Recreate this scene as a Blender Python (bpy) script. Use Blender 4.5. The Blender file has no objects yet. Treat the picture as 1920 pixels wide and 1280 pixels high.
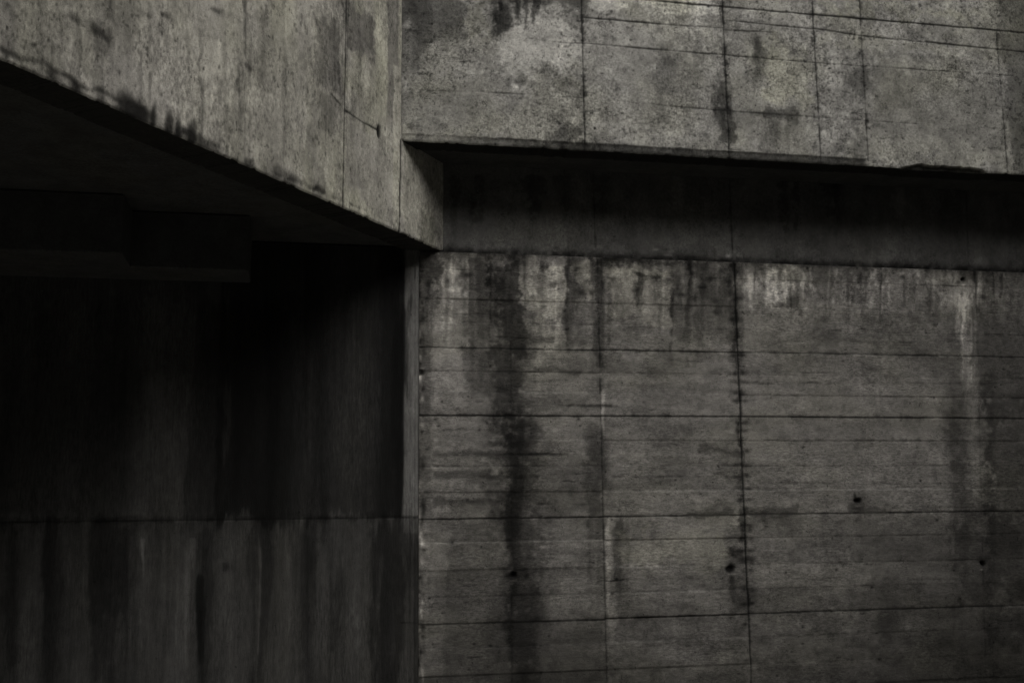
import bpy, math
import numpy as np

S = bpy.context.scene
R = math.radians

# ------------------------------------------------------------------ camera
YAW, PITCH, ROLL, FPX = 0.199414657, 0.150739850, -0.0104971619, 2048.2
CAM = np.array([0.0, -5.6, 1.6])
Fv = np.array([math.sin(YAW) * math.cos(PITCH), math.cos(YAW) * math.cos(PITCH), math.sin(PITCH)])
r0 = np.cross(Fv, [0, 0, 1.0]); r0 /= np.linalg.norm(r0)
u0 = np.cross(r0, Fv)
Rv = r0 * math.cos(ROLL) + u0 * math.sin(ROLL)
Uv = -r0 * math.sin(ROLL) + u0 * math.cos(ROLL)
cd = bpy.data.cameras.new('camera'); cam = bpy.data.objects.new('camera', cd)
S.collection.objects.link(cam)
from mathutils import Matrix, Vector
m = Matrix.Identity(4)
for i in range(3):
    m[i][0], m[i][1], m[i][2], m[i][3] = Rv[i], Uv[i], -Fv[i], CAM[i]
cam.matrix_world = m
cd.sensor_width = 36; cd.lens = FPX / 1920 * 36
cd.clip_start = 0.05; cd.clip_end = 500
S.camera = cam

# ------------------------------------------------------------------ light
SUN_EL, SUN_AZ = 52.0, 150.0          # azimuth clockwise from +y (north)
w = bpy.data.worlds.new('World'); S.world = w; w.use_nodes = True
nt = w.node_tree; bg = nt.nodes['Background']
sky = nt.nodes.new('ShaderNodeTexSky'); sky.sky_type = 'NISHITA'; sky.sun_disc = False
sky.sun_elevation = R(SUN_EL); sky.sun_rotation = R(SUN_AZ)
sky.air_density = 1.0; sky.dust_density = 6.0; sky.ozone_density = 0.6
hs = nt.nodes.new('ShaderNodeHueSaturation'); hs.inputs['Saturation'].default_value = 0.12
nt.links.new(sky.outputs[0], hs.inputs['Color']); nt.links.new(hs.outputs[0], bg.inputs[0])
bg.inputs[1].default_value = 0.06
sd = bpy.data.lights.new('sun', 'SUN'); sd.energy = 1.4; sd.angle = R(45); sd.color = (1.0, 0.955, 0.89)
sun = bpy.data.objects.new('sun', sd); S.collection.objects.link(sun)
az, el = R(SUN_AZ), R(SUN_EL)
to_sun = Vector((math.sin(az) * math.cos(el), math.cos(az) * math.cos(el), math.sin(el)))
sun.rotation_euler = to_sun.to_track_quat('Z', 'Y').to_euler()
S.view_settings.view_transform = 'Standard'; S.view_settings.look = 'None'
S.view_settings.gamma = 1.0
S.view_settings.exposure = 0.2

# ------------------------------------------------------------------ helpers
def ray(x, y):
    return Fv * FPX + Rv * (x - 960) + Uv * (640 - y)

def hash2(i, j, seed):
    h = (i.astype(np.int64) * 374761393 + j.astype(np.int64) * 668265263 + seed * 2147483647 + 1013904223) & 0xFFFFFFFF
    h = ((h ^ (h >> 13)) * 1274126177) & 0xFFFFFFFF
    h = ((h ^ (h >> 15)) * 2246822519) & 0xFFFFFFFF
    return ((h ^ (h >> 16)) & 0xFFFFFF) / float(0xFFFFFF)

def vn(x, y, seed):
    i, j = np.floor(x), np.floor(y)
    fx, fy = x - i, y - j
    fx = fx * fx * fx * (fx * (fx * 6 - 15) + 10); fy = fy * fy * fy * (fy * (fy * 6 - 15) + 10)
    a, b = hash2(i, j, seed), hash2(i + 1, j, seed)
    c, d = hash2(i, j + 1, seed), hash2(i + 1, j + 1, seed)
    return (a + (b - a) * fx) * (1 - fy) + (c + (d - c) * fx) * fy

def fbm(x, y, seed, octs=4, gain=0.5):
    t = 0; s = 0; a = 1
    for k in range(octs):
        t = t + a * vn(x * 2 ** k + 17.3 * k, y * 2 ** k - 9.1 * k, seed + k); s += a; a *= gain
    return t / s * 2 - 1

def sst(e0, e1, x):
    t = np.clip((x - e0) / (e1 - e0), 0, 1); return t * t * (3 - 2 * t)

class Surf:
    """A wall face as a fine grid. u runs along the wall, v up; P(u,v)=O+u*D+v*Z."""
    def __init__(s, O, D, us, vs, seed, vf=7):
        s.O = np.array(O, float); s.D = np.array(D, float); s.D /= np.linalg.norm(s.D)
        s.N = np.cross(s.D, [0, 0, 1.0])         # outward normal (towards the yard)
        s.us, s.vs = np.array(us), np.array(vs)
        s.U, s.V = np.meshgrid(s.us, s.vs)
        s.T = np.zeros_like(s.U); s.G = np.zeros_like(s.U); s.H = np.zeros_like(s.U)
        s.W = np.zeros_like(s.U); s.DV = np.zeros_like(s.U)
        s.seed = seed; s.k = 1.0
        s.wu = fbm(s.U * 7, s.V * vf, seed + 50, 5, .6) ; s.wv = fbm(s.U * 7, s.V * 7, seed + 60, 5, .6)
        s.rough = fbm(s.U * 28, s.V * (28 if vf > 5 else 3), seed + 70, 4, .6)
        s.rag = fbm(s.U * 13, s.V * (13 if vf > 5 else 2), seed + 80, 5, .8)
    def uv(s, x, y):
        d = ray(x, y); t = (s.N @ (s.O - CAM)) / (s.N @ d); P = CAM + t * d - s.O
        return P @ s.D, P[2]
    def win(s, ua, ub, va, vb):
        i0, i1 = np.searchsorted(s.us, [ua, ub]); j0, j1 = np.searchsorted(s.vs, [va, vb])
        return (slice(max(j0 - 1, 0), j1 + 1), slice(max(i0 - 1, 0), i1 + 1))
    def patch(s, x0, y0, x1, y1, r, soft=.03, warp=.03, tint=None, grit=.5, mode='set', k=.8, crisp=.55):
        """a stain over a rectangle measured on the photograph; r = brightness ratio"""
        ua, va = s.uv(x0, y0); ub, vb = s.uv(x1, y1)
        if ua > ub: ua, ub = ub, ua
        if va > vb: va, vb = vb, va
        pd = soft * 5 + warp * 2 + .01
        w = s.win(ua - pd, ub + pd, va - pd, vb + pd); rg = s.rough[w]
        U = s.U[w] + s.wu[w] * warp; V = s.V[w] + s.wv[w] * warp * 1.6
        du = np.minimum(U - ua, ub - U); dv = np.minimum(V - va, vb - V)
        M = sst(-soft, soft, du + rg * soft * grit * 2) * sst(-soft * 1.6, soft * 1.6, dv + rg * soft * grit * 2)
        M = (1 - crisp) * M + crisp * sst(.38, .62, M + .55 * s.rag[w] * sst(0, .15, M) * sst(1.3, .7, M))
        t = 2.2 * math.log(r)
        if mode == 'set': s.T[w] = s.T[w] * (1 - M * k) + t * M + (1 - k) * 0
        else: s.T[w] += t * M
        if tint is not None: s.G[w] = s.G[w] * (1 - M) + tint * .6 * M
    def line(s, x0, y0, x1, y1, wid=.004, dark=.5, depth=.002, brk=.25, halo=0., wob=.0015, px=True, lit=0.):
        if px: a = s.uv(x0, y0); b = s.uv(x1, y1)
        else: a = (x0, y0); b = (x1, y1)
        a = np.array(a); b = np.array(b); L = np.linalg.norm(b - a); d = (b - a) / L; n = np.array([-d[1], d[0]])
        if n[1] < 0: n = -n
        pd = wid * 22 + wob * 3
        w = s.win(min(a[0], b[0]) - pd, max(a[0], b[0]) + pd, min(a[1], b[1]) - pd, max(a[1], b[1]) + pd)
        U, V = s.U[w], s.V[w]
        if U.size == 0: return
        pu = U - a[0]; pv = V - a[1]
        al = pu * d[0] + pv * d[1]
        tt = np.linspace(-.3, L + .3, int(L / .004) + 150)
        sd_ = abs(int(x0 * 13 + y0 * 7)) % 997
        wb = fbm(tt * 12, tt * 0 + sd_, s.seed + 5, 4, .6) * wob * 1.6
        z1 = fbm(tt * 7, tt * 0 + sd_ + .5, s.seed + 9, 5, .75)
        pe = pu * n[0] + pv * n[1] + np.interp(al, tt, wb); nz = np.interp(al, tt, z1)
        amp = np.clip(1 - brk * 1.3 + nz * (.25 + brk * 3.6), 0.03, 1.5)
        end = sst(-.01, .01, al) * sst(-.01, .01, L - al)
        core = np.exp(-(pe / (wid * (1 + .5 * nz))) ** 2) * end * amp
        s.T[w] += 2.2 * math.log(dark) * core
        s.H[w] -= depth * core
        if lit: s.T[w] += lit * np.exp(-((pe + wid * 2.0) / wid) ** 2) * end * sst(.0, .5, -nz)  # pale line under the seam: light caught by the lip, painted in
        if halo:
            hn = np.clip(fbm(U * 26, V * 26, s.seed + 11 + sd_, 4, .7) * 1.3 + .1 + nz * .9, 0, 1.2) * 1.6
            g = np.exp(-(np.abs(pe) / (wid * 5)) ** 1.2) * end * hn
            s.T[w] -= halo * (.45 * g + .75 * sst(.34, .5, g))
    def spot(s, x, y, ru, rv, r, depth=0., power=2, warp=.01, px=True, tint=None):
        a = s.uv(x, y) if px else (x, y)
        w = s.win(a[0] - ru * 2.6 - warp, a[0] + ru * 2.6 + warp, a[1] - rv * 2.6 - warp, a[1] + rv * 2.6 + warp)
        q = np.sqrt(((s.U[w] + s.wu[w] * warp - a[0]) / ru) ** 2 + ((s.V[w] + s.wv[w] * warp - a[1]) / rv) ** 2)
        M = np.exp(-q ** power)
        s.T[w] += 2.2 * math.log(r) * M; s.H[w] -= depth * M
    def drip(s, x, y0, y1, w_, r, px=True):
        """a run of dirt or lime that starts at y0 and thins out to y1"""
        a = s.uv(x, y0); b = s.uv(x, y1); L = a[1] - b[1]; pd = w_ * 4 + .05
        w = s.win(min(a[0], b[0]) - pd, max(a[0], b[0]) + pd, b[1] - .4 * L, a[1] + .1 * L + .03)
        U, V = s.U[w], s.V[w]; vv = s.vs[w[0]]
        if U.size == 0: return
        t = np.clip((a[1] - V) / max(L, 1e-3), -.2, 1.5)
        c = a[0] + (b[0] - a[0]) * t + (.012 * fbm(vv * 4 + x, vv * 0, s.seed + 3, 3))[:, None]
        wd = w_ * (1 - .45 * np.clip(t, 0, 1)) * (1 + .5 * fbm(vv * 9, vv * 0 + x, s.seed + 4, 3))[:, None]
        rg = s.rough[w]
        M = np.exp(-((U + rg * w_ * .8 + s.wu[w] * w_ * .6 - c) / wd) ** 2 * .8) * sst(-.06, .04, t) * (1 - sst(.35, 1.15, t))
        M *= np.clip(1 + rg * 1.1 + .8 * s.wv[w], .1, 1.4)
        M = .5 * M + .5 * sst(.3, .6, M + .5 * s.rag[w] * sst(0, .2, M))
        s.T[w] += 2.2 * math.log(r) * M
    def run(s, x0, x1, y0, y1, r, n=8, w=(.006, .03), ys=12, seed=0):
        """a broad water stain made of many overlapping runs"""
        T0 = s.T.copy()
        q = np.random.RandomState(int(abs(x0) * 3 + abs(y0) + seed) % 99991)
        for i in range(n):
            wi = w[0] + (w[1] - w[0]) * q.rand() ** 1.5
            s.drip(q.normal((x0 + x1) / 2, abs(x1 - x0) / 3.6), y0 + q.uniform(0, ys), y0 + (y1 - y0) * q.uniform(.35, 1.1), wi, r ** q.uniform(.4, 1.0))
        t = abs(2.2 * math.log(r)) * .9; d = s.T - T0; s.T = T0 + np.sign(d) * t * (1 - np.exp(-np.abs(d) / t))
    def build(s, name, mat, parent=None, thick=.2, base=1.0, back_tone=.6):
        nu, nv = len(s.us), len(s.vs)
        P = s.O[None, None] + s.U[..., None] * s.D + s.N * s.H[..., None]
        P = P + np.array([0, 0, 1.0]) * (s.V + s.DV)[..., None]
        P = P.reshape(-1, 3)
        idx = np.arange(nu * nv).reshape(nv, nu)
        q = np.stack([idx[:-1, :-1], idx[:-1, 1:], idx[1:, 1:], idx[1:, :-1]], -1).reshape(-1, 4)
        ring = np.concatenate([idx[0, :-1], idx[:-1, -1], idx[-1, :0:-1], idx[:0:-1, 0]])
        back = P[ring] - s.N * thick + 0
        nb = len(P); k = len(ring)
        P = np.vstack([P, P[ring], back]); fi = nb + np.arange(k); bi = fi + k
        q2 = np.stack([fi, bi, np.roll(bi, -1), np.roll(fi, -1)], -1)
        me = bpy.data.meshes.new(name)
        nq = len(q) + len(q2)
        me.vertices.add(len(P)); me.vertices.foreach_set('co', (P - s.O).ravel())
        loops = np.concatenate([q.ravel(), q2.ravel(), bi[::-1]])
        me.loops.add(len(loops)); me.loops.foreach_set('vertex_index', loops.astype(np.int32))
        me.polygons.add(nq + 1)
        st = np.concatenate([np.arange(nq) * 4, [nq * 4]]).astype(np.int32)
        me.polygons.foreach_set('loop_start', st)
        sm = np.zeros(nq + 1, bool); sm[:len(q)] = True
        me.polygons.foreach_set('use_smooth', sm)
        me.update(calc_edges=True)
        col = np.ones((len(P), 4), np.float32)
        tone = np.exp(np.clip(s.T, -3.2, 1.3)) * base
        col[:nb, 0] = tone.ravel(); col[:nb, 1] = np.clip(s.G, 0, 1).ravel(); col[:nb, 2] = np.clip(s.W, 0, 1).ravel()
        col[nb:, 0] = base * back_tone; col[nb:, 1] = .3; col[nb:, 2] = 0
        ca = me.color_attributes.new('surface', 'FLOAT_COLOR', 'POINT'); ca.data.foreach_set('color', col.ravel())
        me.materials.append(mat)
        o = bpy.data.objects.new(name, me); S.collection.objects.link(o)
        o.location = Vector(s.O)
        if parent is not None:
            o.parent = parent; o.location = Vector(s.O) - parent.location
        return o

def spaced(*segs):
    """segs: (start, end, step) ... joined into one increasing array"""
    out = []
    for a, b, st in segs:
        n = max(1, int(round((b - a) / st))); out.append(np.linspace(a, b, n, endpoint=False))
    out.append(np.array([segs[-1][1]]))
    return np.concatenate(out)

def tag(o, label=None, cat=None, group=None, kind=None):
    if label: o['label'] = label
    if cat: o['category'] = cat
    if group: o['group'] = group
    if kind: o['kind'] = kind
    return o

def prism(name, poly, z0, z1, mat, parent=None, bevel=0.0, loc=None):
    """closed upright prism from a plan outline (counter-clockwise)"""
    n = len(poly); loc = loc or (poly[0][0], poly[0][1], z0)
    vs_ = [(x - loc[0], y - loc[1], z0 - loc[2]) for x, y in poly] + [(x - loc[0], y - loc[1], z1 - loc[2]) for x, y in poly]
    fs = [tuple(range(n))[::-1], tuple(range(n, 2 * n))] + [(i, (i + 1) % n, n + (i + 1) % n, n + i) for i in range(n)]
    me = bpy.data.meshes.new(name); me.from_pydata(vs_, [], fs); me.update()
    if bevel:
        import bmesh
        bm = bmesh.new(); bm.from_mesh(me)
        bmesh.ops.bevel(bm, geom=bm.edges[:], offset=bevel, segments=2, affect='EDGES', profile=.5)
        bm.to_mesh(me); bm.free()
    me.materials.append(mat)
    o = bpy.data.objects.new(name, me); S.collection.objects.link(o)
    o.location = loc
    if parent is not None:
        o.parent = parent; o.location = Vector(loc) - parent.location
    return o

# ------------------------------------------------------------------ materials
def concrete(name, grey, olive, speck=.6, worm=.5, fine=.35, stretch=(1, 1, 1), use_attr=True, bump=.35, tone=1.0):
    mt = bpy.data.materials.new(name); mt.use_nodes = True
    n = mt.node_tree; N = n.nodes; L = n.links; b = N['Principled BSDF']
    def nd(t, **k):
        x = N.new(t)
        for a, v in k.items(): setattr(x, a, v)
        return x
    def math_(op, a, b_=None, c=None, clamp=False):
        x = nd('ShaderNodeMath', operation=op, use_clamp=clamp)
        for i, v in enumerate((a, b_, c)):
            if v is None: continue
            if hasattr(v, 'links'): L.new(v, x.inputs[i])
            else: x.inputs[i].default_value = v
        return x.outputs[0]
    tc = nd('ShaderNodeTexCoord'); mp = nd('ShaderNodeMapping'); mp.inputs['Scale'].default_value = stretch
    L.new(tc.outputs['Object'], mp.inputs[0])
    def noise(scale, detail=3, rough=.55, vec=None, dist=0):
        x = nd('ShaderNodeTexNoise'); x.inputs['Scale'].default_value = scale
        x.inputs['Detail'].default_value = detail; x.inputs['Roughness'].default_value = rough
        x.inputs['Distortion'].default_value = dist
        L.new(vec or tc.outputs['Object'], x.inputs['Vector']); return x.outputs['Fac']
    def ramp(v, a, b_):
        x = nd('ShaderNodeMapRange'); x.interpolation_type = 'SMOOTHSTEP'
        L.new(v, x.inputs['Value']); x.inputs['From Min'].default_value = a; x.inputs['From Max'].default_value = b_
        return x.outputs['Result']
    n1 = ramp(noise(7, 10, .74, mp.outputs[0]), .28, .72)
    area = ramp(noise(2.1, 5, .65), .36, .64)
    n2 = ramp(noise(70, 4, .7, mp.outputs[0]), .30, .70)
    n3 = ramp(noise(260, 2, .6), .3, .7)
    # pores: small irregular dark pits, gathered in places
    pz = noise(95, 2, .5); pm = noise(5, 3, .6)
    pits = math_('MULTIPLY', ramp(pz, .655, .72), ramp(pm, .40, .62))
    pz2 = noise(38, 1.5, .5); pits2 = math_('MULTIPLY', ramp(pz2, .70, .76), ramp(noise(3.3, 2), .42, .6))
    # hairline crazing / scour marks
    wz = noise(34, 2.5, .6, None, .6); wd = math_('ABSOLUTE', math_('SUBTRACT', wz, .5))
    crz = math_('MULTIPLY', math_('SUBTRACT', 1.0, ramp(wd, .004, .022)), ramp(noise(7.7, 4, .65), .48, .66))
    # light lime flecks
    lz = ramp(noise(120, 2, .5, None, .4), .66, .74); lm = ramp(noise(4.1, 4, .6), .5, .66)
    fleck = math_('MULTIPLY', lz, lm)
    v = math_('ADD', 1.0, math_('MULTIPLY', math_('MULTIPLY', math_('SUBTRACT', n2, .5), fine * .8), math_('ADD', .25, area)))
    v = math_('MULTIPLY', v, math_('ADD', 1 - .60 * .5, math_('MULTIPLY', n1, .60)))
    v = math_('MULTIPLY', v, math_('ADD', .84, math_('MULTIPLY', n3, .32)))
    v = math_('MULTIPLY', v, math_('SUBTRACT', 1.0, math_('MULTIPLY', pits, speck)))
    v = math_('MULTIPLY', v, math_('SUBTRACT', 1.0, math_('MULTIPLY', pits2, speck)))
    v = math_('MULTIPLY', v, math_('SUBTRACT', 1.0, math_('MULTIPLY', crz, worm)))
    v = math_('MULTIPLY', v, math_('ADD', 1.0, math_('MULTIPLY', fleck, .35)))
    mix = nd('ShaderNodeMix', data_type='RGBA')
    mix.inputs['A'].default_value = (*grey, 1); mix.inputs['B'].default_value = (*olive, 1)
    hue = ramp(noise(2.3, 5, .6, mp.outputs[0]), .44, .62)
    if use_attr:
        at = nd('ShaderNodeAttribute', attribute_name='surface'); sp = nd('ShaderNodeSeparateColor')
        L.new(at.outputs['Color'], sp.inputs[0])
        v = math_('MULTIPLY', v, sp.outputs[0])
        L.new(math_('ADD', math_('MULTIPLY', hue, .32), sp.outputs[1], clamp=True), mix.inputs['Factor'])
        wet = sp.outputs[2]
        L.new(math_('SUBTRACT', .93, math_('MULTIPLY', wet, .35)), b.inputs['Roughness'])
    else:
        L.new(hue, mix.inputs['Factor']); b.inputs['Roughness'].default_value = .93
    v = math_('MULTIPLY', v, tone)
    vm = nd('ShaderNodeVectorMath', operation='SCALE'); L.new(mix.outputs['Result'], vm.inputs[0]); L.new(v, vm.inputs['Scale'])
    L.new(vm.outputs[0], b.inputs['Base Color'])
    b.inputs['Specular IOR Level'].default_value = .18
    hgt = math_('ADD', math_('MULTIPLY', n2, .5), math_('MULTIPLY', n3, .35))
    hgt = math_('SUBTRACT', hgt, math_('MULTIPLY', pits, .9)); hgt = math_('SUBTRACT', hgt, math_('MULTIPLY', pits2, 1.4))
    hgt = math_('SUBTRACT', hgt, math_('MULTIPLY', crz, .45))
    bp = nd('ShaderNodeBump'); bp.inputs['Strength'].default_value = bump; bp.inputs['Distance'].default_value = .004
    L.new(hgt, bp.inputs['Height']); L.new(bp.outputs[0], b.inputs['Normal'])
    return mt

GREY, OLIVE = (.300, .294, .276), (.300, .296, .240)
m_fascia = concrete('weathered_concrete', GREY, OLIVE, .75, .75, 1.0, (1, 1, 1))
m_angled = concrete('streaked_concrete', (.305, .293, .268), (.298, .293, .236), .45, .45, .75, (1, 1, .6))
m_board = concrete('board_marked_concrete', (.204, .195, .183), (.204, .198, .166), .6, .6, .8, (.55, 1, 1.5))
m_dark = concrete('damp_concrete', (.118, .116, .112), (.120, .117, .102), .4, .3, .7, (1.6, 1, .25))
m_plain = concrete('plain_concrete', (.17, .168, .160), (.17, .165, .14), .4, .2, .3, (1, 1, 1), use_attr=False)
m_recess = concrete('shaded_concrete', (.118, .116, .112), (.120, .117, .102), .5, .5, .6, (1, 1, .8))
m_shade = concrete('shade_toned_concrete', (.050, .050, .048), (.050, .049, .044), .4, .3, .6, (1, 1, 1), use_attr=False)  # soffits: deep shade put into a near-black base colour
m_shade2 = concrete('shade_toned_beam_concrete', (.045, .045, .044), (.045, .044, .041), .4, .3, .6, (1, 1, 1), use_attr=False)  # beams: shade under the storey put into the base colour
m_ground = concrete('paving', (.24, .235, .22), (.235, .23, .20), .3, .1, .5, (1, 1, 1), use_attr=False)

ZL = 2.945                       # underside of the angled storey, head of the lower wall
B = np.array([0.7571, 0.0]); DV1 = np.array([1.6377, 2.2513]); DV1 /= np.linalg.norm(DV1)

# ------------------------------------------------------------------ ground
prism('ground', [(-60, -60), (60, -60), (60, 60), (-60, 60)], -.3, 0, m_ground)
tag(bpy.data.objects['ground'], kind='structure')

# ================================================================== LOWER WALL (board marked)
s = Surf((.640, 0, 0), (1, 0, 0), spaced((0, 3.85, .005), (3.85, 7.4, .05)), spaced((0, .45, .05), (.45, 2.941, .005)), 100)
yrow = lambda y: s.uv(1200, y)[1]
s.T += .24 * fbm(s.U * 1.2, s.V * 9, 1, 5, .65) + .30 * fbm(s.U * 2.2, s.V * 2.2, 2, 6, .65) + .20 * fbm(s.U * 9, s.V * 25, 3, 4, .7)
s.T += .12 * fbm(s.U * 12, s.V * 1.2, 8, 3) + .20 * fbm(s.U * 26, s.V * 50, 9, 3, .7) + .2 * fbm(s.U * 5, s.V * 40, 10, 4, .7)
cr = np.abs(fbm(s.U * 16, s.V * 24, 12, 5, .7)); s.T -= .40 * np.exp(-(cr / .035) ** 2) * sst(0, .4, fbm(s.U * 4, s.V * 4, 14, 4))
s.H += .0012 * fbm(s.U * .8, s.V * 7, 4, 3) + .0009 * fbm(s.U * 40, s.V * 60, 5, 3)
s.G += .25 * np.clip(fbm(s.U * 2.5, s.V * 3, 6, 4) * 2, 0, 1)
# broad toned areas
s.patch(786, 480, 808, 1280, .80, .015, .02)
s.patch(808, 490, 872, 770, 1.17, .03)
s.patch(870, 480, 935, 760, .86, .04, 0.1)
s.patch(930, 478, 988, 660, .66, .03, 0.1)
s.patch(925, 640, 975, 780, .72, .05, .05)
s.patch(990, 486, 1058, 610, 1.30, .02, 0.1, tint=.5)
s.patch(1000, 612, 1050, 690, 1.16, .03, .06, tint=.4)
s.patch(985, 690, 1100, 780, 1.05, .05, .06)
s.patch(1058, 488, 1084, 640, .80, .03, 0.09)
s.patch(1084, 490, 1112, 570, 1.20, .02, 0.09, tint=.6)
s.patch(1112, 480, 1134, 700, .80, .03, .04)
s.patch(1136, 505, 1262, 612, 1.14, .03, 0.11, tint=.7)
s.patch(1140, 503, 1250, 520, 1.25, .012, .02, tint=.8)
s.patch(1110, 480, 1290, 500, .62, .025, .05)
s.patch(1262, 500, 1380, 640, .84, .05, .07, tint=.3)
s.patch(1255, 555, 1300, 640, .80, .03, .05)
s.patch(1372, 490, 1398, 1010, .66, .02, .035)
s.patch(1400, 502, 1530, 545, 1.22, .03, 0.12000000000000001)
s.patch(1425, 540, 1545, 600, 1.12, .04, .08)
s.patch(1470, 560, 1500, 590, .72, .04, .06)
s.patch(1640, 512, 1740, 560, 1.12, .03, .06)
s.patch(1690, 508, 1830, 560, 1.18, .03, 0.11)
s.patch(1700, 555, 1790, 620, .86, .06, .07)
s.patch(1788, 540, 1822, 722, 1.20, .02, .05)
s.patch(1822, 560, 1990, 760, .80, .05, .06)
s.patch(1800, 500, 1990, 530, .84, .02, .03)
s.patch(1400, 680, 1780, 930, 1.06, .08, .08)
s.patch(1780, 750, 1812, 960, .80, .05, .07, crisp=.1)
s.patch(1815, 770, 1850, 960, .98, .03, .04)
s.patch(1840, 740, 1990, 800, .74, .08, .08, crisp=.1)
s.patch(1845, 800, 1990, 960, .82, .09, .08, crisp=.1)
s.patch(925, 780, 1020, 1450, .74, .10, .10, mode='add', crisp=.0); s.patch(940, 800, 1008, 1450, .86, .04, .05, mode='add', crisp=.15); s.patch(935, 470, 984, 820, .78, .06, .08, mode='add', crisp=.1); s.patch(958, 840, 988, 1400, .88, .05, .06, mode='add', crisp=.0)
s.patch(1095, 810, 1138, 960, .80, .06, .07, crisp=.1)
s.patch(1010, 860, 1110, 970, .80, .05, .07)
s.patch(830, 985, 945, 1280, .82, .05, .06)
s.patch(788, 972, 832, 1280, 1.0, .02, .03)
s.patch(1136, 970, 1158, 1190, 1.16, .015, .02)
s.patch(1152, 975, 1172, 1100, .76, .02, .03)
s.patch(1010, 1170, 1130, 1280, .86, .05, .06)
s.patch(1160, 1000, 1380, 1060, 1.08, .05, .07, tint=.9)
s.patch(1620, 980, 1990, 1300, .84, .12, .1)
s.patch(1780, 960, 1990, 1120, .82, .06, .08, mode='add')
s.patch(1840, 1160, 1990, 1200, .80, .05, .06, mode='add')
s.patch(860, 895, 1000, 965, .92, .05, .05, mode='add')
# board courses: the seam pitch read off the photograph
rows = [(518, .62, .6), (570, .68, .6), (612, .66, .55), (657, .32, .15), (700, .70, .6), (738, .68, .6), (780, .24, .06),
        (825, .68, .55), (874, .62, .5), (920, .75, .6), (967, .24, .08), (1011, .75, .5), (1062, .72, .5), (1110, .72, .5),
        (1157, .34, .12), (1202, .75, .5), (1252, .78, .5), (1300, .6, .4), (1350, .4, .1), (1400, .6, .3)]
ue = [0, s.uv(1127, 800)[0], s.uv(1388, 800)[0], 7.3]
rs = np.random.RandomState(4)
for k, (y, dk, br) in enumerate(rows):
    v = yrow(y)
    if v < .02: continue
    for j in range(3):
        off = rs.uniform(-.005, .005) if dk > .4 else (-.003, 0, .002)[j]
        s.line(ue[j], v + off, ue[j + 1], v + off + rs.uniform(-.002, .002), .0028 if dk > .4 else .0036, dk * rs.uniform(.9, 1.2), .0018 if dk > .4 else .003,
               br, halo=.10 if dk > .4 else .3, px=False, lit=.35)
    # each board course a little lighter or darker and prouder than the next
    v2 = yrow(rows[k + 1][0]) if k + 1 < len(rows) else 0
    for j in range(3):
        M = sst(-.002, .002, s.V - v2) * sst(-.002, .002, v - s.V) * sst(-.002, .002, s.U - ue[j]) * sst(-.002, .002, ue[j + 1] - s.U)
        s.T += M * rs.uniform(-.13, .13); s.H += M * rs.uniform(-.0026, .0026)
# extra scratches of timber grain
for y, x0, x1, dk in [(851, 810, 1075, .42), (893, 820, 1010, .55), (940, 815, 960, .45), (944, 1000, 1130, .55), (752, 830, 1000, .62), (760, 1040, 1200, .6),
                  (806, 820, 930, .8), (718, 1390, 1900, .75), (893, 1150, 1380, .7), (714, 850, 1100, .78), (640, 1400, 1900, .8), (905, 1400, 1800, .8), (1085, 1150, 1900, .85)]:
    s.line(x0, y, x1, y + 1, .006, dk, .001, .5, wob=.004)
for y, h in [(893, 7), (942, 6), (850, 5)]:
    s.patch(812, y - h, 945, y + h - 2, .72, .012, .012)
s.patch(960, 745, 1060, 772, .80, .025, .03); s.patch(1000, 690, 1090, 700, .70, .012, .02); s.patch(985, 628, 1040, 640, .75, .012, .02)
s.patch(1185, 514, 1240, 521, .55, .012, .02)
s.patch(1290, 952, 1375, 962, .70, .018, .05)
s.patch(1400, 948, 1500, 962, .72, .014, .03); s.patch(1590, 948, 1660, 962, .74, .014, .03)
s.patch(1310, 842, 1388, 852, .72, .02, .04)
# vertical panel joints
s.line(1376, 484, 1391, 855, .0042, .30, .004, .12, halo=.75, wob=.002)
s.line(1391, 855, 1409, 1290, .0042, .34, .004, .15, halo=.55, wob=.002)
s.line(1120, 484, 1127, 800, .0040, .50, .002, .3, halo=.35)
s.line(1127, 800, 1138, 1290, .0040, .58, .002, .35, halo=.25)
s.line(957, 640, 960, 1280, .004, .72, .001, .5)
s.line(1830, 520, 1848, 1280, .004, .80, .001, .5)
# nail blots either side of the strong joint
for y in (560, 600, 668, 700, 715, 737, 752, 790, 806, 846, 872, 893, 916, 937, 985, 992, 1010, 1030, 1048, 1054, 1070, 1105, 1130, 1172, 1240):
    x = 1376 + (y - 490) * .0417
    for dx in (-7, 8):
        s.spot(x + dx + rs.uniform(-2, 2), y + rs.uniform(-2, 2), rs.uniform(.012, .026), rs.uniform(.008, .013), rs.uniform(.45, .75), .0008, warp=.006)
s.spot(1390, 1042, .035, .05, .55, warp=.06); s.spot(1382, 1030, .03, .03, .6, warp=.05); s.spot(1392, 1120, .05, .11, .74, warp=.08)
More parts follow.
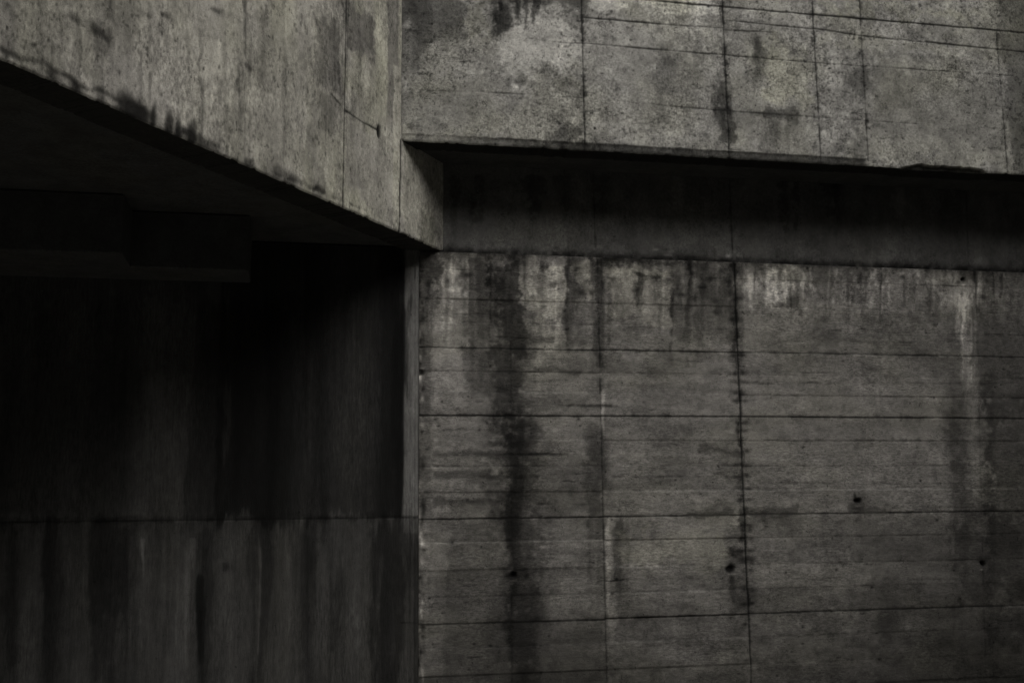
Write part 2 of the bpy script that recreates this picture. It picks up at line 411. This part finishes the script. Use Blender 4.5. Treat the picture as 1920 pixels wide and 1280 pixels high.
# lime scale and black flecks at the head of the wall
for i in range(90):
    x = rs.choice([rs.uniform(800, 880), rs.uniform(990, 1110), rs.uniform(1140, 1370), rs.uniform(1400, 1560), rs.uniform(1560, 1860)])
    s.spot(x, rs.uniform(494, 560 if rs.rand() < .7 else 620), rs.uniform(.008, .022), rs.uniform(.008, .02), rs.choice([.55, .7, 1.25, 1.35]), warp=.02)
for i in range(60):
    s.drip(rs.uniform(1400, 1900), rs.uniform(500, 515), rs.uniform(530, 620), rs.uniform(.006, .018), rs.choice([.75, 1.16, 1.22]))
for i in range(46):
    s.drip(rs.uniform(790, 1390), rs.uniform(480, 505), rs.uniform(540, 700), rs.uniform(.006, .02), rs.choice([.7, .8, 1.14, 1.2]))
for x, y0, y1, w_, r_ in [(960, 780, 1290, .035, .7), (975, 760, 1100, .02, .8), (1806, 540, 740, .012, 1.25), (1815, 560, 960, .02, 1.12), (1140, 970, 1230, .01, 1.15),
                          (1130, 730, 830, .008, 1.35), (800, 980, 1280, .012, 1.12), (1374, 1075, 1160, .022, .75), (1722, 600, 1280, .03, .93), (1858, 700, 1280, .04, .8)]:
    s.drip(x, y0, y1, w_, r_)
s.run(925, 990, 478, 1100, .86, 22, (.02, .06)); s.run(935, 1012, 760, 1500, .88, 16, (.02, .07), 60)
s.run(880, 930, 478, 760, .74, 14, (.01, .035)); s.run(1112, 1134, 480, 800, .66, 9, (.008, .02)); s.run(1060, 1084, 480, 720, .75, 8, (.006, .02))
s.run(1100, 1135, 790, 1150, .72, 9, (.01, .035), 40); s.run(1260, 1375, 486, 700, .82, 20, (.008, .03)); s.run(1370, 1395, 490, 800, .7, 10, (.006, .02))
s.run(1790, 1815, 700, 1250, .82, 9, (.012, .045), 40); s.run(1840, 1960, 680, 1400, .84, 22, (.02, .07), 120); s.run(1150, 1180, 970, 1250, .78, 6, (.01, .025), 20)
s.run(800, 870, 482, 800, 1.10, 16, (.006, .03)); s.run(990, 1056, 484, 800, 1.16, 16, (.006, .03)); s.run(1085, 1112, 484, 700, 1.2, 8, (.006, .015)); s.run(1140, 1260, 505, 700, 1.12, 18, (.006, .025))
s.run(1400, 1540, 495, 640, 1.16, 22, (.006, .025)); s.run(1640, 1830, 505, 640, 1.14, 22, (.006, .025)); s.run(1795, 1825, 520, 760, 1.25, 8, (.005, .014)); s.run(1815, 1845, 640, 1100, 1.14, 8, (.008, .022), 100)
s.T -= (1.0 + .25 * sst(1.8, 3.4, s.U)) * sst(1.35, .45, s.V - .25 * s.wv - .10 * fbm(s.U * .8, s.V * 0, 41, 3) - .08 * sst(1.2, 0, s.U))  # darker towards foot and right end: light falloff painted into the tone
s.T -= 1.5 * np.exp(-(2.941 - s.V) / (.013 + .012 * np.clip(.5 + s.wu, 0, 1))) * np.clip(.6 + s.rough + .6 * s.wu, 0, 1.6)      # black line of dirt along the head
s.patch(786, 478, 830, 520, .62, .03, .03)  # shade under the angled storey's end, painted on the wall head
for i in range(70):
    x, y = rs.uniform(800, 1880), rs.uniform(500, 1240)
    s.line(x, y, x + rs.uniform(15, 90), y + rs.uniform(-2, 2), .0028, rs.uniform(.5, .8), .001, .6, wob=.006)
for i in range(160):
    s.spot(rs.uniform(790, 1900), rs.uniform(490, 1270), rs.uniform(.003, .009), rs.uniform(.003, .006), rs.uniform(.35, .7), .001, warp=.006)
for i in range(70):
    s.spot(786 + rs.uniform(-1, 9) , rs.uniform(490, 1280), rs.uniform(.004, .014), rs.uniform(.006, .03), rs.choice([.55, .65, 1.3, 1.5]), rs.choice([.001, .004]), warp=.012)
# arris at the left edge and top
e = s.U; s.H -= .004 * np.exp(-e / .005) * np.clip(1 + 1.2 * s.rough, 0, 2.4); s.T += .10 * np.exp(-((e - .02) / .012) ** 2) * (s.rough + .4)
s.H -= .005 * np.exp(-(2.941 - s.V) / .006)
# the tie holes
holes = [(962, 1079, .017, .9), (1372, 1067, .024, 1), (1606, 940, .019, 1), (1840, 1058, .017, .8), (1805, 525, .013, .7)]
for x, y, r_, k_ in holes:
    s.spot(x, y, r_ * .95, r_ * .8, .32 + .25 * (1 - k_), .02, power=3, warp=.022)
    s.spot(x, y - 2, r_ * 2.0, r_ * 2.0, .72, 0, warp=.03)
    s.spot(x + 1, y + 9, r_ * .9, r_ * .3, 1.9, 0, warp=.004)  # bright crescent: the hole's lit rim painted into the tone
    s.spot(x + 2, y + 22, r_ * .9, r_ * 3, .82, 0, warp=.02)
s.spot(988, 1080, .012, .015, .5, .002); s.spot(1602, 930, .006, .014, .5, .001); s.spot(1608, 952, .04, .02, .75)
s.T += .16 * (sst(.04, .10, s.rag) - .4) * sst(-.2, .3, s.wu) - .20 * sst(.16, .24, -s.rag + .2 * s.wv)
top = sst(2.35, 2.85, s.V + .25 * s.wv) ; s.T += top * (.30 * sst(.02, .08, fbm(s.U * 10, s.V * 7, 77, 6, .75)) - .34 * sst(.05, .12, fbm(s.U * 14, s.V * 9, 78, 6, .75)))
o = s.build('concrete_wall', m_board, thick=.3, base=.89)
tag(o, 'board-marked grey concrete wall with horizontal seams, tie holes and white lime streaks', 'wall')

# ================================================================== DARK WALL UNDER THE ANGLED STOREY
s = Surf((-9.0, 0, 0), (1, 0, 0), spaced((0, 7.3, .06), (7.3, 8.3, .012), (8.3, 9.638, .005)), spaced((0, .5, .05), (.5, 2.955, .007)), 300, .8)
x0w = 0
s.T += .20 * fbm(s.U * 5, s.V * .35, 1, 5, .65) + .16 * fbm(s.U * 22, s.V * .7, 2, 4, .65) + .12 * fbm(s.U * 30, s.V * 20, 3, 4)
s.H += .001 * fbm(s.U * 30, s.V * 10, 5, 3)
s.G += .3 * np.clip(fbm(s.U * 3, s.V * .4, 6, 3) * 2, 0, 1)
# above the lift joint: black water staining, plus shade painted into the tone
s.T += .10 * fbm(s.U * 60, s.V * 2.2, 21, 4, .8) + .16 * fbm(s.U * 45, s.V * 45, 22, 4, .8)
s.patch(-400, 300, 560, 972, .84, .05, .012, mode='add', crisp=.1); s.patch(365, 560, 520, 971, .88, .04, .012, mode='add', crisp=.2)
xa, xb = s.uv(670, 800)[0], s.uv(757, 800)[0]
edge_u = xb + .010 * s.wu + .006 * s.rough - .012 * sst(1.75, 1.56, s.V)
s.T -= 1.3 * sst(xa, xb - .06, s.U + .05 * s.wu) * sst(edge_u + .006, edge_u - .006, s.U) * sst(1.555, 1.565, s.V); s.run(735, 757, 500, 1100, .6, 5, (.01, .03))
for a, b_, r_ in [(365, 540, .85), (640, 700, 1.10), (0, 100, .9), (170, 245, .85), (245, 355, 1.12)]:
    s.patch(a, 560, b_, 972, r_, .05, .03, mode='add')
s.run(570, 606, 450, 1300, .72, 8, (.01, .04)); s.run(500, 520, 480, 1250, .8, 6, (.01, .03)); s.run(640, 700, 560, 1000, 1.2, 10, (.004, .014)); s.run(700, 716, 520, 960, 1.35, 4, (.004, .008))
s.run(540, 640, 560, 1000, 1.12, 14, (.004, .014)); s.run(250, 360, 700, 1050, 1.15, 12, (.006, .02))
s.patch(430, 300, 757, 971, .60, .06, .008, mode='add'); s.patch(-300, 300, 690, 971, .90, .012, .008, mode='add')  # area above the joint darkened: shade put into the tone
# below the joint: soft runs of black and pale grey
s.patch(-300, 974, 790, 1400, .84, .01, .01, mode='add')
for a, b_, r_, n_ in [(80, 112, .66, 9), (165, 250, .66, 20), (366, 386, .70, 5), (476, 512, .72, 10), (556, 592, .74, 10), (620, 655, .76, 8), (700, 756, .60, 14), (-60, 20, .7, 8), (768, 786, .7, 4)]:
    s.run(a, b_, 972, 1500, r_, n_, (.008, .035), 30)
    s.patch(a, 1000, b_, 1400, r_ ** .35, .07, .06, mode='add', crisp=.15)
for a, b_, r_, n_ in [(300, 365, 1.16, 14), (250, 285, 1.18, 8), (385, 470, 1.12, 16), (110, 160, 1.10, 10), (20, 85, 1.05, 10), (655, 700, 1.12, 8), (515, 556, 1.06, 8), (480, 490, 1.3, 3), (340, 375, 1.2, 6), (590, 620, 1.1, 6)]:
    s.run(a, b_, 990, 1450, r_, n_, (.004, .018), 90)
for x, y0, y1, w_, r_ in [(268, 1010, 1100, .008, 1.4), (487, 1010, 1290, .006, 1.35), (376, 1080, 1300, .014, .6), (420, 1055, 1080, .02, .8), (361, 1010, 1080, .01, 1.3)]:
    s.drip(x, y0, y1, w_, r_)
s.patch(758, 500, 784, 1000, 1.30, .008, .006, mode='add')
s.line(-200, 982, 400, 974.5, .0036, .65, .003, .15, halo=.35, lit=.5); s.line(400, 974.5, 783, 970, .0036, .55, .003, .12, halo=.35, lit=.5)
s.line(770, 500, 768, 1290, .003, .75, .001, .3); s.line(778, 500, 777, 1290, .003, .72, .001, .3, lit=.3); s.line(752, 1167, 783, 1167, .003, .6, .001, .2)
s.H -= .003 * np.exp(-(9.638 - s.U) / .004) * np.clip(1 + s.rough, 0, 2)
s.T -= .45 * np.exp(-((9.638 - s.U) / .005) ** 2)
s.spot(425, 1068, .03, .02, .8, .002, warp=.03)
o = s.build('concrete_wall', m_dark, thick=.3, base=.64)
tag(o, 'near-black damp concrete wall with vertical dark streaks, under the angled storey', 'wall')

# ================================================================== RECESSED STRIP OF WALL
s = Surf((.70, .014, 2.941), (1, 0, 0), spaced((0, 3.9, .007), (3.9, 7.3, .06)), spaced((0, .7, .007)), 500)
s.T += .22 * fbm(s.U * 4, s.V * 4, 1, 5, .6) + .15 * fbm(s.U * 16, s.V * 3, 2, 4, .6) + .1 * fbm(s.U * 30, s.V * 30, 3, 4)
s.H += .001 * fbm(s.U * 30, s.V * 30, 5, 3)
s.line(1112, 300, 1117, 484, .004, .6, .002, .3); s.line(1366, 300, 1374, 490, .004, .6, .002, .3, halo=.2); s.line(1810, 300, 1816, 500, .004, .7, .002, .4)
for i in range(16):
    s.spot(rs.choice([rs.uniform(1210, 1460), rs.uniform(840, 1200)]), rs.uniform(468, 486), rs.uniform(.01, .03), .008, rs.choice([1.35, 1.5, .7]), warp=.02)
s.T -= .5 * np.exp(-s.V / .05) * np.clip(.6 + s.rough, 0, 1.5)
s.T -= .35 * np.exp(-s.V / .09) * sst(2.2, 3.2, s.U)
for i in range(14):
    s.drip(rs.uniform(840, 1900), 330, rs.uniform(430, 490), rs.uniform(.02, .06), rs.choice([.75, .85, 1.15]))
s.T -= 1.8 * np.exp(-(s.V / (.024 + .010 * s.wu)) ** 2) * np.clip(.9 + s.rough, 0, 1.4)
s.T -= .45 * sst(.12, .34, s.V + .05 * s.wv + .04 * fbm(s.U * .9, s.V * 0, 44, 3))  # darker towards the top: shade below the soffit painted in
s.T += .25 * sst(.06, .14, fbm(s.U * 6, s.V * 9, 45, 6, .75)) * sst(.2, .05, s.V)
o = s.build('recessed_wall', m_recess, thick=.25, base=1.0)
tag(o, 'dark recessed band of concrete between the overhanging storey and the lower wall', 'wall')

# ================================================================== OVERHANGING STOREY (upper right)
YF = -.345; ZF = 3.421
s = Surf((.50, YF, ZF), (1, 0, 0), spaced((0, 3.75, .005), (3.75, 7.5, .05)), spaced((0, 1.25, .005), (1.25, 3.2, .08)), 700)
s.T += .30 * fbm(s.U * 2.6, s.V * 2.6, 1, 6, .68) + .30 * fbm(s.U * 9, s.V * 9, 2, 5, .72) + .10 * fbm(s.U * 16, s.V * 2, 3, 3) + (.10 + .35 * sst(-.3, .4, fbm(s.U * 1.7, s.V * 1.7, 19, 4))) * fbm(s.U * 38, s.V * 38, 7, 3, .7) + .28 * fbm(s.U * 17, s.V * 17, 9, 5, .75)
cr = np.abs(fbm(s.U * 18, s.V * 18, 12, 5, .7)); s.T -= .45 * np.exp(-(cr / .035) ** 2) * sst(-.1, .35, fbm(s.U * 4, s.V * 4, 14, 4))
s.H += .0014 * fbm(s.U * 5, s.V * 5, 4, 4) + .0012 * fbm(s.U * 50, s.V * 50, 5, 3)
s.G += .5 * np.clip(fbm(s.U * 2, s.V * 2, 6, 4) * 2.2, 0, 1)
s.patch(740, -40, 860, 70, .66, .06, .1)
s.patch(740, 60, 800, 140, .78, .05, .08)
s.patch(860, 20, 920, 60, .95, .05, .1, tint=.8)
s.patch(760, 130, 945, 262, .92, .08, .1, tint=.3)
s.patch(945, 30, 1090, 150, 1.24, .05, .09)
s.patch(925, 6, 960, 60, .60, .025, .06); s.patch(885, 40, 910, 58, .7, .02, .05); s.patch(960, -20, 1100, 14, .70, .02, .06)
for x in (968, 985, 1000, 1008, 940):
    s.drip(x, 0, 34 + (x % 7) * 4, .014, .55)
s.patch(1035, 130, 1090, 165, .80, .03, .06, tint=.3); s.patch(965, 140, 990, 160, .75, .015, .03); s.spot(967, 163, .018, .016, 1.5, -.001, warp=.01)
s.patch(1098, -30, 1352, 32, 1.34, .03, .05)
s.patch(1098, 35, 1352, 80, 1.22, .05, .06)
s.patch(1098, 84, 1260, 260, 1.02, .07, .08)
s.patch(1225, 70, 1262, 250, .82, .04, .07)
s.patch(1100, 225, 1300, 262, 1.12, .04, .06)
s.patch(1368, 5, 1520, 40, 1.14, .04, .05)
s.patch(1368, 40, 1520, 300, 1.0, .06, .07)
s.patch(1440, 90, 1525, 200, 1.08, .05, .08, tint=.8)
s.patch(1412, 88, 1440, 150, .74, .025, .05)
s.patch(1430, 205, 1500, 232, .66, .02, .05); s.patch(1425, 228, 1470, 290, .82, .03, .05)
s.patch(1528, 0, 1860, 45, 1.06, .05, .07, tint=.9)
s.patch(1530, 60, 1850, 100, 1.0, .05, .07, tint=.6)
s.patch(1640, 98, 1860, 122, .82, .02, .05); s.patch(1700, 50, 1800, 75, .88, .03, .05)
s.patch(1600, 15, 1720, 36, .84, .03, .05)
s.patch(1628, 130, 1870, 300, .92, .08, .08, tint=.25)
s.patch(1870, -20, 2000, 335, .72, .03, .04)
s.patch(1590, 135, 1640, 185, .76, .03, .06); s.patch(1540, 270, 1620, 300, .85, .03, .06)
s.patch(1340, 185, 1374, 260, .60, .022, .05); s.patch(1348, 130, 1372, 190, .8, .02, .04)
s.patch(1040, 235, 1092, 262, .62, .025, .05); s.patch(860, 262, 1240, 276, .82, .02, .04)
s.patch(1640, 262, 1900, 318, 1.04, .04, .06, tint=.5)
# joints
for (x0, y0, x1, y1, dk, wd, br, hl) in [
        (1095, 33, 1240, 45.5, .35, .0042, .1, .3), (1240, 45.5, 1354, 53, .5, .0034, .3, .1), (1354, 56, 1450, 61, .55, .0034, .3, .2),
        (1240, 3, 1920, 61.5, .26, .0044, .04, .25), (1240, 3, 1190, -2, .4, .004, .2, .3), (1920, 61.5, 2100, 78, .3, .004, .1, .1),
        (1362, 38, 1523, 55, .42, .0040, .12, .2), (1523, 53, 1620, 68, .35, .0042, .15, .3), (1620, 68, 1925, 98, .32, .0040, .12, .15),
        (1035, 79, 1095, 82, .45, .0034, .3, .1), (1095, 82, 1240, 93.5, .42, .0036, .2, .2), (1240, 93.5, 1355, 103, .42, .0036, .2, .2), (1355, 103, 1530, 118, .42, .0036, .2, .2), (1530, 118, 1900, 142, .5, .0034, .3, .1),
        (760, 169, 900, 172, .72, .003, .5, .1), (900, 172, 1094, 184, .5, .0034, .3, .15), (1094, 184, 1240, 197, .6, .003, .35, .15), (1240, 197, 1362, 208, .55, .003, .3, .2), (1362, 208, 1536, 220, .45, .0036, .25, .3), (1536, 220, 1720, 232, .62, .003, .4, .1),
        (1400, 163, 1450, 166, .7, .003, .4, 0), (765, 57, 815, 59, .6, .003, .3, .1), (825, 65, 850, 80, .6, .003, .4, 0),
        (1800, 236, 1880, 242, .75, .003, .5, 0)]:
    s.line(x0, y0, x1, y1, wd, dk, .003 * (1 - dk) * 1.5, br, halo=hl, lit=.2)
for (x0, y0, x1, y1, dk, hl) in [(1090, -5, 1097, 283, .36, .85), (1354, -5, 1368, 300, .38, .9), (1522, -5, 1540, 312, .48, .65), (1611, -5, 1628, 300, .55, .75), (1868, 60, 1890, 330, .6, .5)]:
    s.line(x0, y0, x1, y1, .0040, dk, .003, .2, halo=hl)
s.run(925, 960, -20, 90, .62, 9, (.01, .03), 10); s.run(870, 915, -30, 60, .75, 6, (.01, .03), 20); s.run(1340, 1372, 150, 300, .62, 8, (.008, .022), 30)
s.run(1412, 1442, 60, 190, .72, 7, (.008, .02), 30); s.run(1430, 1500, 204, 310, .74, 9, (.01, .03), 10); s.run(1085, 1100, 200, 290, .7, 5, (.006, .015), 20)
s.run(1600, 1640, 90, 230, .78, 8, (.008, .03), 30); s.run(755, 800, -20, 200, .78, 9, (.012, .04), 40)
# pock-marks
for i in range(260):
    x, y = rs.uniform(770, 1860), rs.uniform(-5, 300)
    s.spot(x, y, rs.uniform(.003, .003 + .007 * rs.rand() ** 2), rs.uniform(.003, .006), rs.uniform(.4, .8), rs.uniform(.0005, .003), warp=.004)
# drip lip along the lower edge, broken off further right
u16 = s.uv(1628, 312)[0]; lipv = .040
lip0 = s.uv(930, 262)[0]
mm = sst(.0, .006, lipv - s.V + .012 * s.wu * (s.U < lip0)) * (1 - sst(u16 - .03, u16 + .01, s.U + s.wv * .03))
s.H -= .0035 * mm; s.T -= 1.4 * mm * sst(lip0 - .5, lip0 + .5, s.U)
s.line(lip0, lipv, u16, lipv, .003, .6, .001, .25, px=False)
us0, us1 = s.uv(1690, 318)[0], s.uv(1850, 325)[0]
bite = np.clip(np.sin(np.clip((s.U - us0) / (us1 - us0), 0, 1) * math.pi), 0, 1) ** .5 * (.026 + .014 * fbm(s.U * 14, s.U * 0, 33, 4) )
bm_ = sst(-.004, .004, bite + .004 * s.rough - s.V) * (bite > .001)
s.T -= 1.7 * bm_; s.H -= .022 * bm_
s.T += .35 * np.exp(-((s.V - bite - .004) / .004) ** 2) * ((s.U > u16) & (s.U < us1))
low = np.exp(-s.V / .012)
s.H -= .006 * np.exp(-s.V / .005); s.DV += low * .003 * fbm(s.U * 14, s.U * 0, 21, 5, .7)
s.T += .25 * np.exp(-((s.V - .004) / .004) ** 2) * (s.rough + .3)
for i in range(26):
    x, y = rs.uniform(770, 1860), rs.uniform(0, 280)
    s.line(x, y, x + rs.uniform(8, 40), y + rs.uniform(-12, 12), .0026, rs.uniform(.5, .75), .001, .5, wob=.008)
s.T -= .5 * np.exp(-((s.U - .004) / .012) ** 2)            # darker along the inner corner
s.T += .08 * (sst(.03, .08, s.rag) - .4) - .16 * sst(.18, .24, -s.rag + .25 * s.wv)
wm = .35 + .65 * sst(-.15, .25, fbm(s.U * 2.1, s.V * 2.1, 90, 4))
tk = fbm(s.U * 75, s.V * 70, 91, 2, .5); s.T -= .75 * sst(.42, .56, tk) * wm; s.H -= .001 * sst(.42, .56, tk) * wm
tk = fbm(s.U * 38 + s.wu * 3, s.V * 34, 92, 3, .6); s.T -= .60 * sst(.36, .46, tk) * wm; s.T += .22 * sst(.34, .5, -tk) * wm
wl = np.abs(fbm(s.U * 24, s.V * 24, 93, 3, .6)); s.T -= .30 * np.exp(-(wl / .04) ** 2) * sst(0, .3, fbm(s.U * 6, s.V * 6, 94, 4, .7)) * wm
q = fbm(s.U * 5, s.V * 5, 88, 6, .72); s.T += .07 * sst(.08, .12, q) - .14 * sst(.20, .26, -q)
s.DV += .004 * sst(.1, .5, fbm(s.U * 22, s.U * 0, 22, 4, .7)) * np.exp(-s.V / .012)
st = tag(bpy.data.objects.new('overhanging_storey', None), 'grey pock-marked concrete storey overhanging at upper right, panel joints and broken lower lip', 'building')
S.collection.objects.link(st); st.location = (.50, YF, ZF)
s.build('facade', m_fascia, st, thick=.12, back_tone=.05)  # underside toned near black, its shade put into the colour
prism('soffit', [(.50, YF + .115), (7.9, YF + .115), (7.9, .6), (.50, .6)], ZF + .008, ZF + .3, m_shade, st)

# ================================================================== ANGLED STOREY (upper left)
LB = 9.6
P0 = B + DV1 * .018; O1 = P0 - DV1 * LB
s = Surf((O1[0], O1[1], ZL), (DV1[0], DV1[1], 0), spaced((0, 6.0, .06), (6.0, LB, .005)), spaced((0, 1.45, .005), (1.45, 3.2, .08)), 900)
s.T += .22 * fbm(s.U * 3, s.V * 1.6, 1, 5, .6) + .16 * fbm(s.U * 12, s.V * 2.5, 2, 5, .65) + .14 * fbm(s.U * 45, s.V * 30, 3, 3, .7) + .22 * fbm(s.U * 1.3, s.V * 1.0, 31, 4, .6)
s.H += .0012 * fbm(s.U * 5, s.V * 5, 4, 4) + .0010 * fbm(s.U * 50, s.V * 40, 5, 3)
s.G += .15 + .5 * np.clip(fbm(s.U * 5, s.V * 1.2, 6, 4) * 2.2, 0, 1)
s.patch(-60, 20, 110, 110, 1.02, .08, .08)
s.patch(60, 50, 330, 260, .99, .1, .1, tint=0)
s.patch(350, 30, 560, 330, 1.06, .1, .1, tint=.45)
s.patch(590, 30, 640, 180, .74, .03, .06, tint=0); s.patch(600, 170, 632, 260, .82, .02, .05)
s.patch(648, 0, 700, 120, .72, .02, .05, tint=0); s.patch(700, -10, 728, 120, 1.1, .02, .04, tint=.9); s.patch(728, -10, 746, 230, .80, .012, .02, tint=.3)
s.patch(650, 230, 735, 400, .98, .03, .05, tint=0); s.patch(738, 120, 750, 430, 1.12, .008, .015, tint=.7)
s.patch(640, 120, 700, 200, 1.03, .03, .05, tint=.9)
s.patch(756, 280, 790, 450, 1.05, .02, .04, tint=.7); s.patch(785, 400, 826, 466, .8, .03, .04)
for x, y in ((140, 42), (310, 35), (200, 72), (182, 56), (470, 130), (405, 20)):
    s.spot(x, y, .03, .012, .6, .001, warp=.03)
for i in range(80):
    x = rs.uniform(0, 745); s.drip(x, rs.uniform(-60, 200), rs.uniform(100, 420), rs.uniform(.006, .02), rs.choice([.84, .9, 1.08]))
for i in range(330):
    x = rs.uniform(0, 745); y = rs.uniform(-10, 110 + x * .43)
    s.spot(x, y, rs.uniform(.002, .005), rs.uniform(.003, .010), rs.uniform(.5, .85), rs.uniform(.0004, .002), warp=.004)
# dirt line and mossy bites along the lower edge
def edge(x): return 110 + x * .4354
s.line(0, edge(0) - 14, 120, edge(120) - 22, .010, .50, .002, .25, halo=.25, wob=.012)
s.line(120, edge(120) - 22, 230, edge(230) - 16, .010, .42, .002, .3, halo=.35, wob=.012)
s.line(330, edge(330) - 12, 640, edge(640) - 12, .010, .62, .002, .45, halo=.35, wob=.012)
s.line(655, edge(655) - 14, 745, edge(745) - 10, .005, .62, .002, .4, halo=.2, wob=.006)
for x, w_, h_, r_ in [(240, .05, .05, .35), (255, .045, .035, .38), (268, .03, .03, .4), (285, .016, .05, .28), (318, .022, .055, .32), (335, .02, .04, .32), (362, .022, .06, .32), (355, .04, .02, .35), (378, .03, .03, .45), (395, .03, .02, .5),
                  (145, .03, .02, .5), (100, .025, .015, .55), (470, .04, .02, .55), (545, .06, .03, .6), (520, .04, .03, .65), (600, .05, .025, .6)]:
    s.spot(x, edge(x) - 10, w_, h_, r_, .0015, power=3, warp=.02)
s.T += .12 * np.exp(-((s.V - .018) / .012) ** 2)
s.T -= .5 * np.exp(-s.V / .006) * np.clip(s.rough + .3, 0, 1)
s.H -= .006 * np.exp(-s.V / .005); s.DV += np.exp(-s.V / .012) * .003 * fbm(s.U * 14, s.U * 0, 21, 5, .7)
s.line(650, -10, 643, 392, .0040, .34, .003, .15, halo=.15); s.line(655, -10, 648, 150, .004, .8, 0, .3)
s.line(752, 262, 749, 438, .0065, .30, .005, .1, halo=.15)
s.line(647, 208, 709, 245, .0045, .40, .002, .2, halo=.3, wob=.004); s.line(620, 175, 640, 198, .005, .5, .001, .3)
s.spot(710, 247, .014, .030, .16, .012, power=4, warp=.004); s.spot(712, 270, .02, .08, .78, 0, warp=.02)
tk = fbm(s.U * 75, s.V * 45, 91, 2, .5); s.T -= .50 * sst(.40, .56, tk) * (.3 + sst(-.2, .3, s.wv)); s.T += .08 * (sst(.03, .10, s.rag) - .4) - .22 * sst(.18, .25, -s.rag + .25 * s.wv)
q = fbm(s.U * 6, s.V * 2.4, 88, 6, .72); s.T += .12 * sst(.08, .14, q) - .16 * sst(.16, .24, -q)
s.DV += .005 * sst(.1, .5, fbm(s.U * 18, s.U * 0, 22, 5, .75)) * np.exp(-s.V / .012)
an = tag(bpy.data.objects.new('angled_storey', None), 'grey vertically streaked concrete storey jutting in at an angle from upper left, mossy lower edge', 'building')
S.collection.objects.link(an); an.location = (O1[0], O1[1], ZL)
s.build('facade', m_angled, an, thick=.16, back_tone=.08)  # slab underside carries its shade as a dark tone
nb = np.array([-DV1[1], DV1[0]]) * .155
q0 = P0 + nb + DV1 * .3; q1 = O1 + nb
prism('soffit', [(q1[0], q1[1]), (q0[0], q0[1]), (q0[0], .6), (-12, .6), (-12, q1[1])], ZL + .018, ZL + .6, m_shade, an)

# downstand beams in the dark under the angled storey
zb = ZL - .25
def onz(x, y, z):
    d = ray(x, y); t = (z - CAM[2]) / d[2]; return CAM + t * d
for (x, y, lab) in [(228, 476, 'nearer dark concrete downstand beam under the angled storey, its end further left'),
                    (466, 508, 'farther dark concrete downstand beam under the angled storey, its end further right')]:
    p = onz(x, y, zb)
    o = prism('ceiling_beam', [(-9, p[1]), (p[0], p[1]), (p[0], p[1] + .28), (-9, p[1] + .28)], zb, ZL + .016, m_shade2, bevel=.008, loc=(p[0], p[1], zb))
    tag(o, lab, 'beam', group='downstand beams under the angled storey')

# ================================================================== unseen blocks, added only to shade the wall's foot and right end
o = prism('shading_block_rear', [(-16, -14), (14, -14), (14, -13), (-16, -13)], 0, 11.5, m_plain)
tag(o, 'plain concrete block behind the viewpoint, added unseen to shade the walls', 'building')
o = prism('shading_block_side', [(6.6, -13), (7.6, -13), (7.6, -.37), (6.6, -.37)], 0, 7.5, m_plain)
tag(o, 'plain concrete block on the right, outside the view, added to shade the walls', 'building')
